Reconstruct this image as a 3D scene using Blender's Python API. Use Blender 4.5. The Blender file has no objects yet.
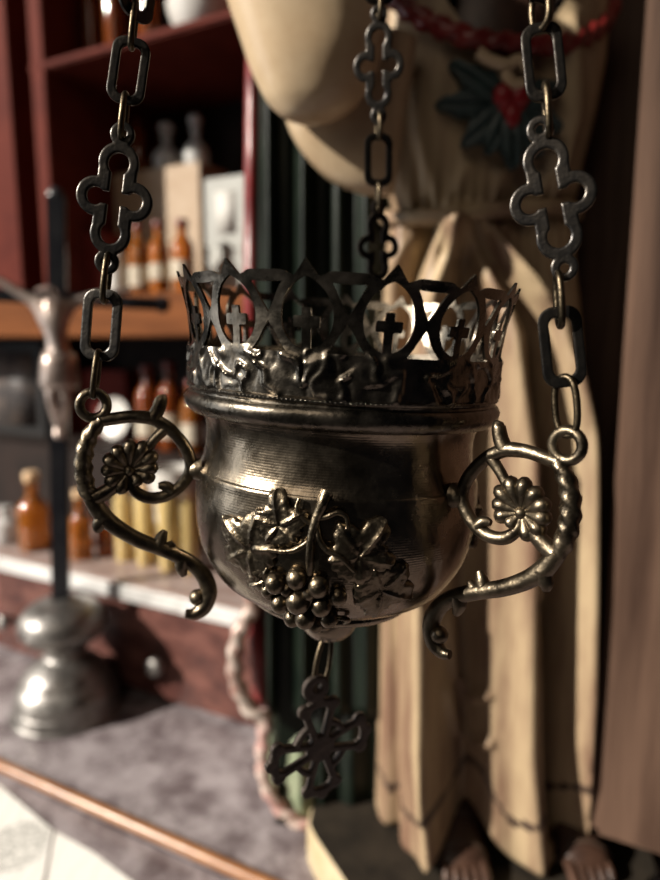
import bpy, bmesh, math, random
import numpy as np
from mathutils import Vector, Matrix, noise
random.seed(7)
PI = math.pi
C = bpy.context.scene.collection
SC = bpy.context.scene

# ------------------------------------------------------------------ camera model (660x880 frame, f = 661 px)
PITCH, F = math.radians(8.6), 661.0
def ray(px, py):
    xc, yc = (px-330)/F, (440-py)/F
    return Vector((xc, math.cos(PITCH)+math.sin(PITCH)*yc, -math.sin(PITCH)+math.cos(PITCH)*yc))
def at_y(px, py, y):
    d = ray(px, py); return d*(y/d.y)
def at_z(px, py, z):
    d = ray(px, py); return d*(z/d.z)
U, V = Vector((.887, -.462, 0)), Vector((.462, .887, 0))      # along the desk, into the desk
def at_v(px, py, v):
    d = ray(px, py); return d*(v/d.dot(V))
def uv(u, v, z=0): return U*u + V*v + Vector((0, 0, z))
DESKROT = math.atan2(-.462, .887)
def proj_y(P):
    f = P.y*math.cos(PITCH)-P.z*math.sin(PITCH); up = P.y*math.sin(PITCH)+P.z*math.cos(PITCH)
    return 440-F*up/f

# ------------------------------------------------------------------ object helpers
def thing(name, label, cat, loc=(0, 0, 0), rot=(0, 0, 0), group=None):
    o = bpy.data.objects.new(name, None); C.objects.link(o)
    o.location = loc; o.rotation_euler = rot; o.empty_display_size = .01
    o['label'] = label; o['category'] = cat
    if group: o['group'] = group
    return o
def tag(o, label, cat, group=None):
    o['label'] = label; o['category'] = cat
    if group: o['group'] = group
    return o
def obj(name, bm, mat, parent=None, sharp=35, label=None):
    me = bpy.data.meshes.new(name)
    bm.normal_update(); bm.to_mesh(me); bm.free()
    me.shade_smooth()
    if sharp: me.set_sharp_from_angle(angle=math.radians(sharp))
    for m in (mat if isinstance(mat, (list, tuple)) else [mat]): me.materials.append(m)
    o = bpy.data.objects.new(name, me); C.objects.link(o)
    if parent: o.parent = parent
    if label: o['label'] = label
    return o
def copy_tree(o, parent=None):
    c = o.copy(); C.objects.link(c)
    if parent: c.parent = parent
    for ch in list(o.children): copy_tree(ch, c)
    return c

# ------------------------------------------------------------------ mesh helpers
def cat(pts, k=8, closed=False):
    """Catmull-Rom through tuples of any length"""
    out, n = [], len(pts)
    P = [np.array(p, float) for p in pts]
    segs = n if closed else n-1
    for i in range(segs):
        if closed: a, b, c, d = P[i-1], P[i], P[(i+1) % n], P[(i+2) % n]
        else: a, b, c, d = P[max(i-1, 0)], P[i], P[i+1], P[min(i+2, n-1)]
        for j in range(k):
            t = j/k
            out.append(.5*((2*b)+(-a+c)*t+(2*a-5*b+4*c-d)*t*t+(-a+3*b-3*c+d)*t**3))
    if not closed: out.append(P[-1])
    return out
def tube(bm, pts, rad, n=10, closed=False, twist=0, lobes=2, amp=0, flat=1.0):
    P = [Vector(p[:3]) for p in pts]; N = len(P)
    R = rad if hasattr(rad, '__len__') else [rad]*N
    T = []
    for i in range(N):
        a, b = (P[i-1], P[(i+1) % N]) if closed else (P[max(i-1, 0)], P[min(i+1, N-1)])
        T.append((b-a).normalized())
    up = Vector((0, 1, 0)) if abs(T[0].y) < .9 else Vector((1, 0, 0))
    nrm = (up - T[0]*up.dot(T[0])).normalized()
    L, rings = 0, []
    for i in range(N):
        if i:
            L += (P[i]-P[i-1]).length
            nrm = (nrm - T[i]*nrm.dot(T[i])).normalized()
        bi = T[i].cross(nrm); ring = []
        for j in range(n):
            a = 2*PI*j/n
            r = R[i]*(1+amp*math.cos(lobes*a+twist*L))
            ring.append(bm.verts.new(P[i]+nrm*math.cos(a)*r*flat+bi*math.sin(a)*r))
        rings.append(ring)
    for i in range(N if closed else N-1):
        A, B = rings[i], rings[(i+1) % N]
        for j in range(n): bm.faces.new((A[j], A[(j+1) % n], B[(j+1) % n], B[j]))
    if not closed:
        bm.faces.new(rings[0][::-1]); bm.faces.new(rings[-1])
    return bm
def lathe(bm, prof, n=48, center=(0, 0, 0), cap=True, ell=1.0):
    cx, cy, cz = center; rings = []
    for r, z in prof:
        rings.append([bm.verts.new((cx+r*math.cos(2*PI*j/n), cy+ell*r*math.sin(2*PI*j/n), cz+z)) for j in range(n)])
    for A, B in zip(rings, rings[1:]):
        for j in range(n): bm.faces.new((A[j], A[(j+1) % n], B[(j+1) % n], B[j]))
    if cap:
        bm.faces.new(rings[0][::-1]); bm.faces.new(rings[-1])
    return bm
def loft(bm, rings, close_ring=True, cap=True):
    R = [[bm.verts.new(p) for p in r] for r in rings]; n = len(R[0])
    for A, B in zip(R, R[1:]):
        for j in range(n if close_ring else n-1): bm.faces.new((A[j], A[(j+1) % n], B[(j+1) % n], B[j]))
    if cap and close_ring:
        bm.faces.new(R[0][::-1]); bm.faces.new(R[-1])
    return bm
def box(bm, lo, hi, bev=0):
    ret = bmesh.ops.create_cube(bm, size=1)
    vs = ret['verts']
    for v in vs: v.co = Vector([lo[k] if v.co[k] < 0 else hi[k] for k in range(3)])
    if bev:
        es = list({e for v in vs for e in v.link_edges})
        bmesh.ops.bevel(bm, geom=es, offset=bev, segments=2, affect='EDGES')
    return bm
def ball(bm, c, r, seg=16, rings=10, s=(1, 1, 1), rot=None):
    m = Matrix.Translation(Vector(c)) @ (rot.to_4x4() if rot else Matrix.Identity(4)) @ Matrix.Diagonal((s[0], s[1], s[2], 1))
    bmesh.ops.create_uvsphere(bm, u_segments=seg, v_segments=rings, radius=r, matrix=m)
    return bm
def sheet(bm, field, x0, x1, y0, y1, nx, ny, front, back, mp, periodic=False):
    """the region field > 0 as a solid plate between front() and back(), placed by mp(x, y, height)"""
    gx = [x0+(x1-x0)*i/nx for i in range(nx+1)]; gy = [y0+(y1-y0)*j/ny for j in range(ny+1)]
    G = [[field(x, y) for y in gy] for x in gx]
    ids, pts = {}, []
    def node(i, j):
        k = ('n', i % nx if periodic else i, j)
        if k not in ids: ids[k] = len(pts); pts.append((gx[i], gy[j], G[i][j]))
        return ids[k]
    def cut(a, b):
        ka = ((a[0] % nx if periodic else a[0]), a[1]); kb = ((b[0] % nx if periodic else b[0]), b[1])
        k = ('e',)+tuple(sorted((ka, kb)))
        if k not in ids:
            fa, fb = G[a[0]][a[1]], G[b[0]][b[1]]; t = min(.97, max(.03, fa/(fa-fb)))
            ids[k] = len(pts)
            pts.append((gx[a[0]]+(gx[b[0]]-gx[a[0]])*t, gy[a[1]]+(gy[b[1]]-gy[a[1]])*t, 0.0))
        return ids[k]
    polys = []
    for i in range(nx):
        for j in range(ny):
            cs = [(i, j), (i+1, j), (i+1, j+1), (i, j+1)]
            ins = [G[a][b] > 0 for a, b in cs]
            if not any(ins): continue
            poly = []
            for q in range(4):
                a, b = cs[q], cs[(q+1) % 4]
                if ins[q]: poly.append(node(*a))
                if ins[q] != ins[(q+1) % 4]: poly.append(cut(a, b))
            if len(poly) > 2: polys.append(poly)
    fv = [bm.verts.new(mp(x, y, front(x, y, d))) for x, y, d in pts]
    bv = [bm.verts.new(mp(x, y, back(x, y, d))) for x, y, d in pts]
    edges = {}
    for p in polys:
        bm.faces.new([fv[q] for q in p]); bm.faces.new([bv[q] for q in p[::-1]])
        for a, b in zip(p, p[1:]+p[:1]):
            if (b, a) in edges: del edges[(b, a)]
            else: edges[(a, b)] = 1
    for a, b in edges:
        try: bm.faces.new((fv[b], fv[a], bv[a], bv[b]))
        except ValueError: pass
    bmesh.ops.recalc_face_normals(bm, faces=bm.faces)
    return bm

# ------------------------------------------------------------------ materials
def mat(name, col, rough=.5, metal=0, var=.0, scale=40, col2=None, bump=0, bscale=200, spec=.5, trans=0, ior=1.45,
        stretch=(1, 1, 1), rvar=0, detail=6, grooves=None, contrast=(.35, .65)):
    m = bpy.data.materials.new(name); m.use_nodes = True
    nt = m.node_tree; L = nt.links; b = nt.nodes['Principled BSDF']
    b.inputs['Base Color'].default_value = (*col, 1); b.inputs['Roughness'].default_value = rough
    b.inputs['Metallic'].default_value = metal; b.inputs['Specular IOR Level'].default_value = spec
    b.inputs['Transmission Weight'].default_value = trans; b.inputs['IOR'].default_value = ior
    tc = nt.nodes.new('ShaderNodeTexCoord'); mp = nt.nodes.new('ShaderNodeMapping')
    mp.inputs['Scale'].default_value = stretch; L.new(tc.outputs['Object'], mp.inputs['Vector'])
    nz = nt.nodes.new('ShaderNodeTexNoise'); nz.inputs['Scale'].default_value = scale; nz.inputs['Detail'].default_value = detail
    nz.inputs['Roughness'].default_value = .65
    L.new(mp.outputs['Vector'], nz.inputs['Vector'])
    if col2 is not None:
        r = nt.nodes.new('ShaderNodeValToRGB'); L.new(nz.outputs['Fac'], r.inputs['Fac'])
        r.color_ramp.elements[0].position = contrast[0]; r.color_ramp.elements[0].color = (*col, 1)
        r.color_ramp.elements[1].position = contrast[1]; r.color_ramp.elements[1].color = (*col2, 1)
        L.new(r.outputs['Color'], b.inputs['Base Color'])
    if rvar:
        mr = nt.nodes.new('ShaderNodeMapRange'); L.new(nz.outputs['Fac'], mr.inputs['Value'])
        mr.inputs['From Min'].default_value = .3; mr.inputs['From Max'].default_value = .7
        mr.inputs['To Min'].default_value = max(.02, rough-rvar); mr.inputs['To Max'].default_value = rough+rvar
        L.new(mr.outputs['Result'], b.inputs['Roughness'])
    last = None
    if bump:
        nb = nt.nodes.new('ShaderNodeTexNoise'); nb.inputs['Scale'].default_value = bscale; nb.inputs['Detail'].default_value = 4
        L.new(mp.outputs['Vector'], nb.inputs['Vector'])
        bp = nt.nodes.new('ShaderNodeBump'); bp.inputs['Strength'].default_value = bump; bp.inputs['Distance'].default_value = .001
        L.new(nb.outputs['Fac'], bp.inputs['Height']); last = bp
    if grooves:
        w = nt.nodes.new('ShaderNodeTexWave'); w.bands_direction = 'Z'; w.inputs['Scale'].default_value = grooves[0]
        L.new(tc.outputs['Object'], w.inputs['Vector'])
        bp = nt.nodes.new('ShaderNodeBump'); bp.inputs['Strength'].default_value = grooves[1]; bp.inputs['Distance'].default_value = .0004
        L.new(w.outputs['Fac'], bp.inputs['Height'])
        if last: L.new(last.outputs['Normal'], bp.inputs['Normal'])
        last = bp
    if last: L.new(last.outputs['Normal'], b.inputs['Normal'])
    return m

M = {}
M['brass'] = mat('aged_brass', (.165, .132, .094), .25, 1, scale=90, col2=(.28, .232, .175), bump=.15, bscale=350, rvar=.06, grooves=(420, .05))
M['brass_band'] = mat('tarnished_brass', (.075, .066, .052), .28, 1, scale=120, col2=(.18, .155, .125), bump=.2, bscale=420, rvar=.07)
M['brass_dark'] = mat('dark_bronze', (.09, .072, .052), .36, 1, scale=150, col2=(.18, .145, .10), bump=.3, bscale=500, rvar=.08)
M['bronze_relief'] = mat('relief_bronze', (.095, .075, .052), .31, 1, scale=200, col2=(.20, .162, .112), bump=.3, bscale=700, rvar=.06)
M['chain'] = mat('chain_iron', (.024, .023, .023), .33, .9, scale=200, col2=(.05, .044, .038), bump=.15, bscale=600)
M['wire'] = mat('brass_wire', (.055, .043, .028), .38, 1, scale=200, col2=(.11, .085, .055), bump=.2, bscale=800)
M['pendant'] = mat('pendant_iron', (.035, .028, .025), .48, .7, scale=200, col2=(.07, .055, .045), bump=.3, bscale=600)
M['robe'] = mat('painted_cream_robe', (.145, .083, .054), .5, 0, scale=34, col2=(.35, .262, .16), bump=.3, bscale=60, stretch=(1, 1, .13), spec=.35, contrast=(.36, .58))
M['hem'] = mat('dark_hem_line', (.05, .03, .02), .5)
M['sleeve'] = mat('ivory_sleeve', (.36, .26, .16), .28, 0, scale=25, col2=(.46, .355, .235), bump=.2, bscale=70)
M['mantle'] = mat('dark_green_mantle', (.003, .0055, .0038), .42, 0, scale=30, col2=(.007, .011, .007), bump=.3, bscale=90, spec=.2)
M['mantle_in'] = mat('pale_green_lining', (.12, .15, .09), .5, 0, scale=60, col2=(.22, .24, .16), bump=.3, bscale=90)
M['red'] = mat('red_lining', (.10, .007, .007), .36, 0, scale=60, col2=(.17, .016, .014), bump=.3, bscale=120)
M['braid'] = mat('worn_gilt_braid', (.20, .08, .06), .38, .2, scale=90, col2=(.45, .40, .35), bump=.5, bscale=220)
M['pinktrim'] = mat('pink_white_trim', (.30, .12, .11), .45, 0, scale=90, col2=(.42, .35, .30), bump=.5, bscale=200)
M['leafgreen'] = mat('blue_green_leaf', (.012, .026, .027), .5, 0, scale=80, col2=(.028, .05, .05), bump=.3, bscale=150)
M['heart'] = mat('heart_red', (.22, .008, .012), .4)
M['skin'] = mat('brown_statue_skin', (.03, .014, .009), .45, 0, scale=60, col2=(.065, .032, .02), bump=.2, bscale=150)
M['hair'] = mat('dark_hair', (.02, .013, .010), .6, bump=.5, bscale=200, stretch=(1, 1, .2))
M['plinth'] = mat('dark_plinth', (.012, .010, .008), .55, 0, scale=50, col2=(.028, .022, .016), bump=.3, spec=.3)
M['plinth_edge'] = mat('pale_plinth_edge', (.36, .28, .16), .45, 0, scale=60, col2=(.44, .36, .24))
M['desk'] = mat('worn_dark_desk_wood', (.085, .062, .066), .28, 0, scale=30, col2=(.36, .32, .33), bump=.6, bscale=150, rvar=.14, contrast=(.34, .66), detail=9)
M['desk_edge'] = mat('orange_brown_moulding', (.20, .085, .035), .30, 0, scale=40, col2=(.30, .14, .06), bump=.2)
M['drawer'] = mat('dark_red_wood', (.050, .018, .015), .45, 0, scale=40, col2=(.17, .075, .06), bump=.3, stretch=(.6, 1, 1.2), spec=.2, contrast=(.4, .72))
M['ledge'] = mat('worn_ledge_wood', (.22, .15, .13), .34, 0, scale=40, col2=(.36, .29, .27), bump=.3, rvar=.08)
M['shelfwood'] = mat('orange_shelf_wood', (.085, .028, .009), .6, 0, scale=12, col2=(.18, .062, .020), bump=.2, stretch=(.3, .3, 3), spec=.06)
M['redpaint'] = mat('red_painted_wood', (.062, .010, .0065), .7, 0, scale=20, col2=(.095, .017, .010), bump=.2, spec=.08)
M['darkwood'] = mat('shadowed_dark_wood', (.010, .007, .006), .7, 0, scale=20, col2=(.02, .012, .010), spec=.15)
M['panelwood'] = mat('brown_streaked_panel', (.028, .015, .0105), .55, 0, scale=26, col2=(.105, .063, .044), bump=.5, bscale=40, stretch=(1.6, 1.6, .09), contrast=(.36, .66), spec=.12)
M['silver'] = mat('dull_silver', (.13, .12, .112), .42, .85, scale=50, col2=(.30, .285, .27), bump=.4, bscale=200, rvar=.08)
M['crosswood'] = mat('blackened_cross', (.012, .013, .018), .28, 0, scale=60, col2=(.025, .026, .03))
M['corpus'] = mat('worn_metal_corpus', (.28, .21, .18), .35, .7, scale=90, col2=(.50, .42, .38), bump=.3)
M['amber'] = mat('amber_glass', (.62, .20, .028), .06, 0, trans=.75)
M['darkamber'] = mat('dark_amber_glass', (.30, .07, .015), .08, 0, trans=.6)
M['yellowglass'] = mat('yellow_oil_glass', (.85, .62, .26), .08, 0, trans=.5)
M['clear'] = mat('clear_glass', (.85, .84, .82), .05, 0, trans=.55)
M['stopper'] = mat('cork_stopper', (.55, .36, .2), .5, 0, scale=90, col2=(.66, .46, .28))
M['cap'] = mat('dark_red_cap', (.12, .02, .015), .35)
M['label'] = mat('cream_label', (.40, .34, .26), .6, 0, scale=60, col2=(.46, .41, .33), spec=.3)
M['card'] = mat('tan_card', (.30, .21, .135), .6, 0, scale=30, col2=(.36, .27, .19), spec=.3)
M['white'] = mat('white_china', (.50, .48, .45), .25, 0, scale=30, col2=(.56, .54, .51))
M['cardwhite'] = mat('grey_white_card', (.30, .30, .28), .6, 0, scale=30, col2=(.36, .36, .34), spec=.2)
M['ledgestrip'] = mat('pale_ledge_strip', (.42, .41, .40), .35, .3, scale=30, col2=(.62, .61, .60), bump=.2)  # pale grey facing strip, lighter than the ledge wood behind it
M['frame'] = mat('dark_frame', (.015, .014, .014), .4, spec=.3)
M['picture'] = mat('dim_picture', (.05, .045, .045), .35, 0, scale=25, col2=(.13, .10, .085), contrast=(.45, .6))
M['redbox'] = mat('red_box_card', (.09, .013, .010), .6, 0, scale=30, col2=(.13, .022, .016), spec=.08)

def ink_material(name, base, ink, cx, cy, rx, ry):
    """paper with an oval engraved drawing of scratchy grey strokes and a few faint lines"""
    m = bpy.data.materials.new(name); m.use_nodes = True; nt = m.node_tree; L = nt.links; N = nt.nodes
    b = N['Principled BSDF']; b.inputs['Roughness'].default_value = .7
    tc = N.new('ShaderNodeTexCoord'); mp = N.new('ShaderNodeMapping')
    mp.inputs['Location'].default_value = (-cx/rx, -cy/ry, 0); mp.inputs['Scale'].default_value = (1/rx, 1/ry, 0)
    L.new(tc.outputs['Object'], mp.inputs['Vector'])
    ln = N.new('ShaderNodeVectorMath'); ln.operation = 'LENGTH'; L.new(mp.outputs['Vector'], ln.inputs[0])
    r1 = N.new('ShaderNodeValToRGB'); L.new(ln.outputs['Value'], r1.inputs['Fac'])
    e = r1.color_ramp.elements; e[0].position = .90; e[0].color = (1, 1, 1, 1); e[1].position = 1.0; e[1].color = (0, 0, 0, 1)
    nz = N.new('ShaderNodeTexNoise'); nz.inputs['Scale'].default_value = 420; nz.inputs['Detail'].default_value = 3
    L.new(tc.outputs['Object'], nz.inputs['Vector'])
    r2 = N.new('ShaderNodeValToRGB'); L.new(nz.outputs['Fac'], r2.inputs['Fac'])
    r2.color_ramp.elements[0].position = .40; r2.color_ramp.elements[1].position = .60
    mu = N.new('ShaderNodeMath'); mu.operation = 'MULTIPLY'; L.new(r1.outputs['Color'], mu.inputs[0]); L.new(r2.outputs['Color'], mu.inputs[1])
    wv = N.new('ShaderNodeTexWave'); wv.inputs['Scale'].default_value = 22; wv.inputs['Distortion'].default_value = 9; wv.inputs['Detail'].default_value = 2
    L.new(tc.outputs['Object'], wv.inputs['Vector'])
    r3 = N.new('ShaderNodeValToRGB'); L.new(wv.outputs['Fac'], r3.inputs['Fac'])
    r3.color_ramp.elements[0].position = .93; r3.color_ramp.elements[1].position = 1.0; r3.color_ramp.elements[1].color = (.35, .35, .35, 1)
    mx = N.new('ShaderNodeMath'); mx.operation = 'MAXIMUM'; L.new(mu.outputs[0], mx.inputs[0]); L.new(r3.outputs['Color'], mx.inputs[1])
    mix = N.new('ShaderNodeMix'); mix.data_type = 'RGBA'
    mix.inputs[6].default_value = (*base, 1); mix.inputs[7].default_value = (*ink, 1)
    L.new(mx.outputs[0], mix.inputs[0]); L.new(mix.outputs[2], b.inputs['Base Color'])
    return m

# ================================================================== THE HANGING LAMP
LAMP = Vector((.0038, .2157, -.019)); TILT = math.radians(3.2)
lamp = thing('hanging_oil_lamp', 'aged brass oil lamp with pierced crown and scroll handles, hanging before the cream statue', 'lamp', LAMP, (0, TILT, 0))
LM = Matrix.Translation(LAMP) @ Matrix.Rotation(TILT, 4, 'Y')
BOWL = [(.0455, -.0035), (.0438, -.007), (.0431, -.0105), (.0432, -.015), (.0439, -.0195), (.0449, -.0222), (.0456, -.0234), (.0457, -.0260), (.0460, -.0300),
        (.0460, -.0345), (.0455, -.0405), (.0438, -.0478), (.0409, -.0538), (.0372, -.0590), (.0325, -.0622), (.0262, -.0642)]
prof = [tuple(p) for p in cat(BOWL, 5)]
inner = [(max(r-.0016, .002), z) for r, z in prof]
bm = bmesh.new()
lathe(bm, [(.0445, .001)]+prof, 128, cap=False)
lathe(bm, ([(.0428, .001)]+inner+[(.001, -.0625)])[::-1], 64, cap=False)
bowl = obj('bowl', bm, M['brass'], lamp, 50)
bm = bmesh.new()
lathe(bm, [(.0445, -.0036), (.0462, -.0050), (.0485, -.0046), (.0501, -.0026), (.0505, -.0005), (.0496, .0012), (.0489, .0016), (.0488, .0022), (.0495, .0028),
           (.0496, .0036), (.0489, .0042), (.0470, .0042), (.0435, .001), (.0435, -.003), (.0445, -.0036)], 128, cap=False)
for k in range(240):
    a = 2*PI*k/240; ball(bm, (.0492*math.cos(a), .0492*math.sin(a), .0032), .00045, 6, 4)
obj('rim_moulding', bm, M['brass_band'], lamp, 50)
bm = bmesh.new()
lathe(bm, [(.001, -.0638), (.0262, -.0640), (.0274, -.0644), (.0278, -.0652), (.0276, -.0662), (.0264, -.0672), (.0235, -.0680), (.0170, -.0686), (.0090, -.0688), (.001, -.0688)], 96, cap=False)
obj('foot', bm, M['brass'], lamp, 40)
bm = bmesh.new()
lathe(bm, [tuple(p) for p in cat([(.0088, -.0686), (.0100, -.0705), (.0102, -.0740), (.0090, -.0785), (.0058, -.0818), (.0020, -.0831), (.0004, -.0833)], 5)], 48, cap=False)
obj('finial', bm, M['brass'], lamp, 40)

# pierced crown: 15 pointed arches with a small cross in each
NU = 15; RC = .0517; UW = 2*PI*RC/NU; HW = UW/2
def arch(a, t):
    """signed distance to the pointed oval opening, negative inside"""
    if t > .0239: return math.hypot(a+.00322, t-.0239)-.01022
    return (math.hypot(a/.0070, (t-.0239)/.0078)-1)*.0072
def crown_field(s, t):
    s = (s+HW) % UW-HW; a = abs(s)
    band = .0152-t
    d = arch(a, t); w = .0024+.0017*math.exp(-((t-.0236)/.0027)**2)
    og = min(d, w-d)
    q = a/HW
    top = .0349-.0016*math.exp(-((q-.30)/.16)**2)
    rim = min(top-t, t-(.0324+.0003*math.cos(q*PI)), d)
    tip = min(.0376-t-a*1.25, d, t-.030)
    og = min(og, top+.0004-t)
    cross = max(min(.0012-a, .0263-t, t-.014), min(.0036-a, .0014-abs(t-.0228)))
    return max(band, og, tip, rim, cross)
CR = [(0, .0484), (.008, .0485), (.015, .0489), (.022, .0500), (.030, .0522), (.038, .0550)]
def crown_r(t): return float(np.interp(t, [c[0] for c in CR], [c[1] for c in CR]))
def relief(s, t):
    if t > .0165: return 0
    q = Vector((s*115, t*120, 3)); q += .55*Vector((noise.noise(q*1.3), noise.noise(q*1.3+Vector((9, 4, 1))), 0))
    n = noise.noise(q)
    edge = min(1, max(0, (.0165-t)/.002))*min(1, max(0, t-.002)/.002)
    return edge*(.0002+.0009*math.exp(-(n/.16)**2)+.0004*noise.noise(q*2.6))
def crown_map(s, t, h):
    a = s/RC+math.radians(-90-11.7-1)
    wob = .0006*noise.noise(Vector((math.cos(a)*2, math.sin(a)*2, t*60)))*t/.03
    r = crown_r(t)+h+wob
    return (r*math.cos(a), r*math.sin(a), t+.0036+.0004*math.sin(3*a+1)*t/.037)
bm = bmesh.new()
sheet(bm, lambda s, t: crown_field(s, t-.0036+.0036), 0, UW*NU, .0, .0385, NU*46, 84,
      lambda s, t, d: .0004+relief(s, t), lambda s, t, d: -.0004, lambda s, t, h: crown_map(s, t-.0036, h), True)
crown = obj('crown', bm, M['brass_band'], lamp, 40)

# scroll handles
def xz(p, y=0): return (p[0]*.001, y, p[1]*.001)
def pts3(l, k=6): return [(p[0]*.001, 0, p[1]*.001) for p in cat(l, k)]
def handle_meshes():
    bm = bmesh.new()
    o = cat([(74.3, -8.2, 1.9), (77.2, -12.6, 2.3), (78.9, -17.8, 2.55), (79.2, -23.3, 2.6), (78.3, -28.7, 2.5), (76.0, -33.8, 2.5), (73.2, -38.0, 2.7),
             (69.0, -41.8, 2.5), (62.6, -45.8, 2.4), (55.3, -49.0, 2.4), (47.6, -53.3, 2.4), (43.0, -58.2, 2.6), (41.2, -63.8, 2.7), (42.6, -68.6, 2.6), (45.6, -70.8, 2.0), (48.4, -70.6, 1.4)], 7)
    cut = 32
    tube(bm, [xz(p) for p in o[:cut+1]], [p[2]*.001 for p in o[:cut+1]], 16, twist=1500, lobes=3, amp=.13)
    tube(bm, [xz(p) for p in o[cut:]], [p[2]*.001 for p in o[cut:]], 12)
    l = cat([(74.6, -8.6, 1.9), (70.8, -7.9, 1.9), (66.1, -7.2, 1.9), (61.0, -7.4, 2.1), (58.3, -8.4, 2.0), (54.0, -11.2, 1.9), (49.6, -16.7, 1.9), (47.9, -22.9, 1.9),
             (50.8, -28.4, 1.9), (55.8, -31.8, 1.9), (61.1, -32.0, 1.9), (64.7, -29.6, 1.7), (66.2, -26, 1.2), (66.3, -23.6, .8)], 7)
    tube(bm, [xz(p) for p in l], [p[2]*.001 for p in l], 12)
    for th in ([(59.6, -7.6, 1.9), (58.0, -4.6, 1.8), (57.2, -1.6, 1.6), (57.4, -.4, 1.0)], [(53.6, -30.4, 1.8), (55.4, -28.6, 1.5), (57.6, -28.4, .8)],
               [(57.4, -48.0, 2.0), (56.4, -45.0, 1.6), (55.4, -42.8, .8)], [(54.6, -48.6, 1.8), (52.6, -46.8, .9)],
               [(49.6, -52.2, 2.2), (50.0, -55.0, 1.8), (49.2, -57.8, .9)], [(73.2, -37.4, 2.4), (74.8, -40.6, 1.8), (75.2, -42.6, .9)],
               [(55.8, -10.6, 1.5), (59.2, -14.2, 1.3), (63.0, -19.6, 1.3)], [(76.2, -32.0, 2.2), (73.2, -30.4, 2.0), (69.8, -27.8, 1.8)],
               [(48.4, -23, 1.8), (47.2, -23.2, 2.6), (45.0, -23.2, 3.4)]):
        c = cat(th, 5); tube(bm, [xz(p) for p in c], [p[2]*.00118 for p in c], 10)
    return bm
def rosette_mesh():
    bm = bmesh.new()
    for ang, ln in ((172, 8.6), (146, 9.8), (118, 10.2), (90, 9.6), (60, 8.8), (30, 8.6), (0, 8.2), (-32, 8.2), (-66, 7.8), (200, 8.0), (234, 5.6)):
        a = math.radians(ang); L_ = ln*.001; ca, sa = math.cos(a), math.sin(a)
        pts, rr = [], []
        for i in range(11):
            t = i/10
            pts.append((.0662+ca*L_*t, 0, -.0236+sa*L_*t)); rr.append((.0007+.0016*math.sin(PI*min(1, t*.93)**1.7)) if i < 10 else .0008)
        tube(bm, pts, rr, 10, flat=1.15)
    ball(bm, (.0662, 0, -.0236), .0019, 14, 8, (1, 1.2, 1))
    return bm
h0 = obj('handle', handle_meshes(), M['brass_dark'], lamp, 50)
bm = bmesh.new()
tube(bm, [(.0765+.0038*math.cos(a), 0, -.0040+.0038*math.sin(a)) for a in [2*PI*i/28 for i in range(28)]], .00145, 12, True)
obj('eyelet', bm, M['brass_dark'], h0)
obj('leaf_rosette', rosette_mesh(), M['brass_dark'], h0, 50)
bm = bmesh.new(); ball(bm, (.0447, -.0006, -.0655), .0027, 18, 12)
obj('berry', bm, M['brass_dark'], h0)
AZ = [317, 197, 77]
h0.rotation_euler.z = math.radians(AZ[0])
for a in AZ[1:]:
    c = copy_tree(h0, lamp); c.rotation_euler.z = math.radians(a)

# vine ornaments wrapped on the bowl
PZ = [p[1] for p in prof][::-1]; PR = [p[0] for p in prof][::-1]
def surf(az, z, h=0):
    """point on the bowl at azimuth az (degrees), height z (m), pushed out by h"""
    r = float(np.interp(z, PZ, PR)); dr = (float(np.interp(z+.0008, PZ, PR))-float(np.interp(z-.0008, PZ, PR)))/.0016
    k = 1/math.sqrt(1+dr*dr); a = math.radians(az)
    return Vector(((r+h*k)*math.cos(a), (r+h*k)*math.sin(a), z-h*k*dr))
def grape_leaf(az, z, size, spin, seed):
    rnd = random.Random(seed); ph = [rnd.uniform(-.12, .12) for _ in range(5)]
    lobes = [(-2.35, .74), (-1.2, .95), (0, 1.08), (1.2, .95), (2.35, .74)]
    def rad(th):
        best = .70
        for (c0, l), p in zip(lobes, ph):
            d = (th-c0-p+PI) % (2*PI)-PI
            best = max(best, l*math.exp(-(abs(d)/.66)**2.6))
        return size*(best+.04*math.sin(th*17+seed)*(best > .5))
    def field(x, y): return rad(math.atan2(x, y))-math.hypot(x, y)
    def front(x, y, d):
        th = math.atan2(x, y); rr = math.hypot(x, y)/size
        vein = max(math.exp(-(((th-c0+PI) % (2*PI)-PI)*max(rr, .15)/.055)**2) for c0, l in lobes)
        cup = .0011*math.sin(min(rr, 1)*PI*.9)
        return .0007+.0005*min(1, d/.0012)+.0007*vein+cup*.8+.0002*noise.noise(Vector((x*900, y*900, seed)))
    cs, sn = math.cos(spin), math.sin(spin)
    def mp(x, y, h):
        X, Y = x*cs-y*sn, x*sn+y*cs
        zz = max(-.0680, min(-.008, z+Y)); r = float(np.interp(zz, PZ, PR))
        return surf(az+math.degrees(X/max(r, .03)), zz, h)
    bm = bmesh.new(); s = size*1.15
    return sheet(bm, field, -s, s, -s, s, 46, 46, front, lambda x, y, d: -.0008, mp)
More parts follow.
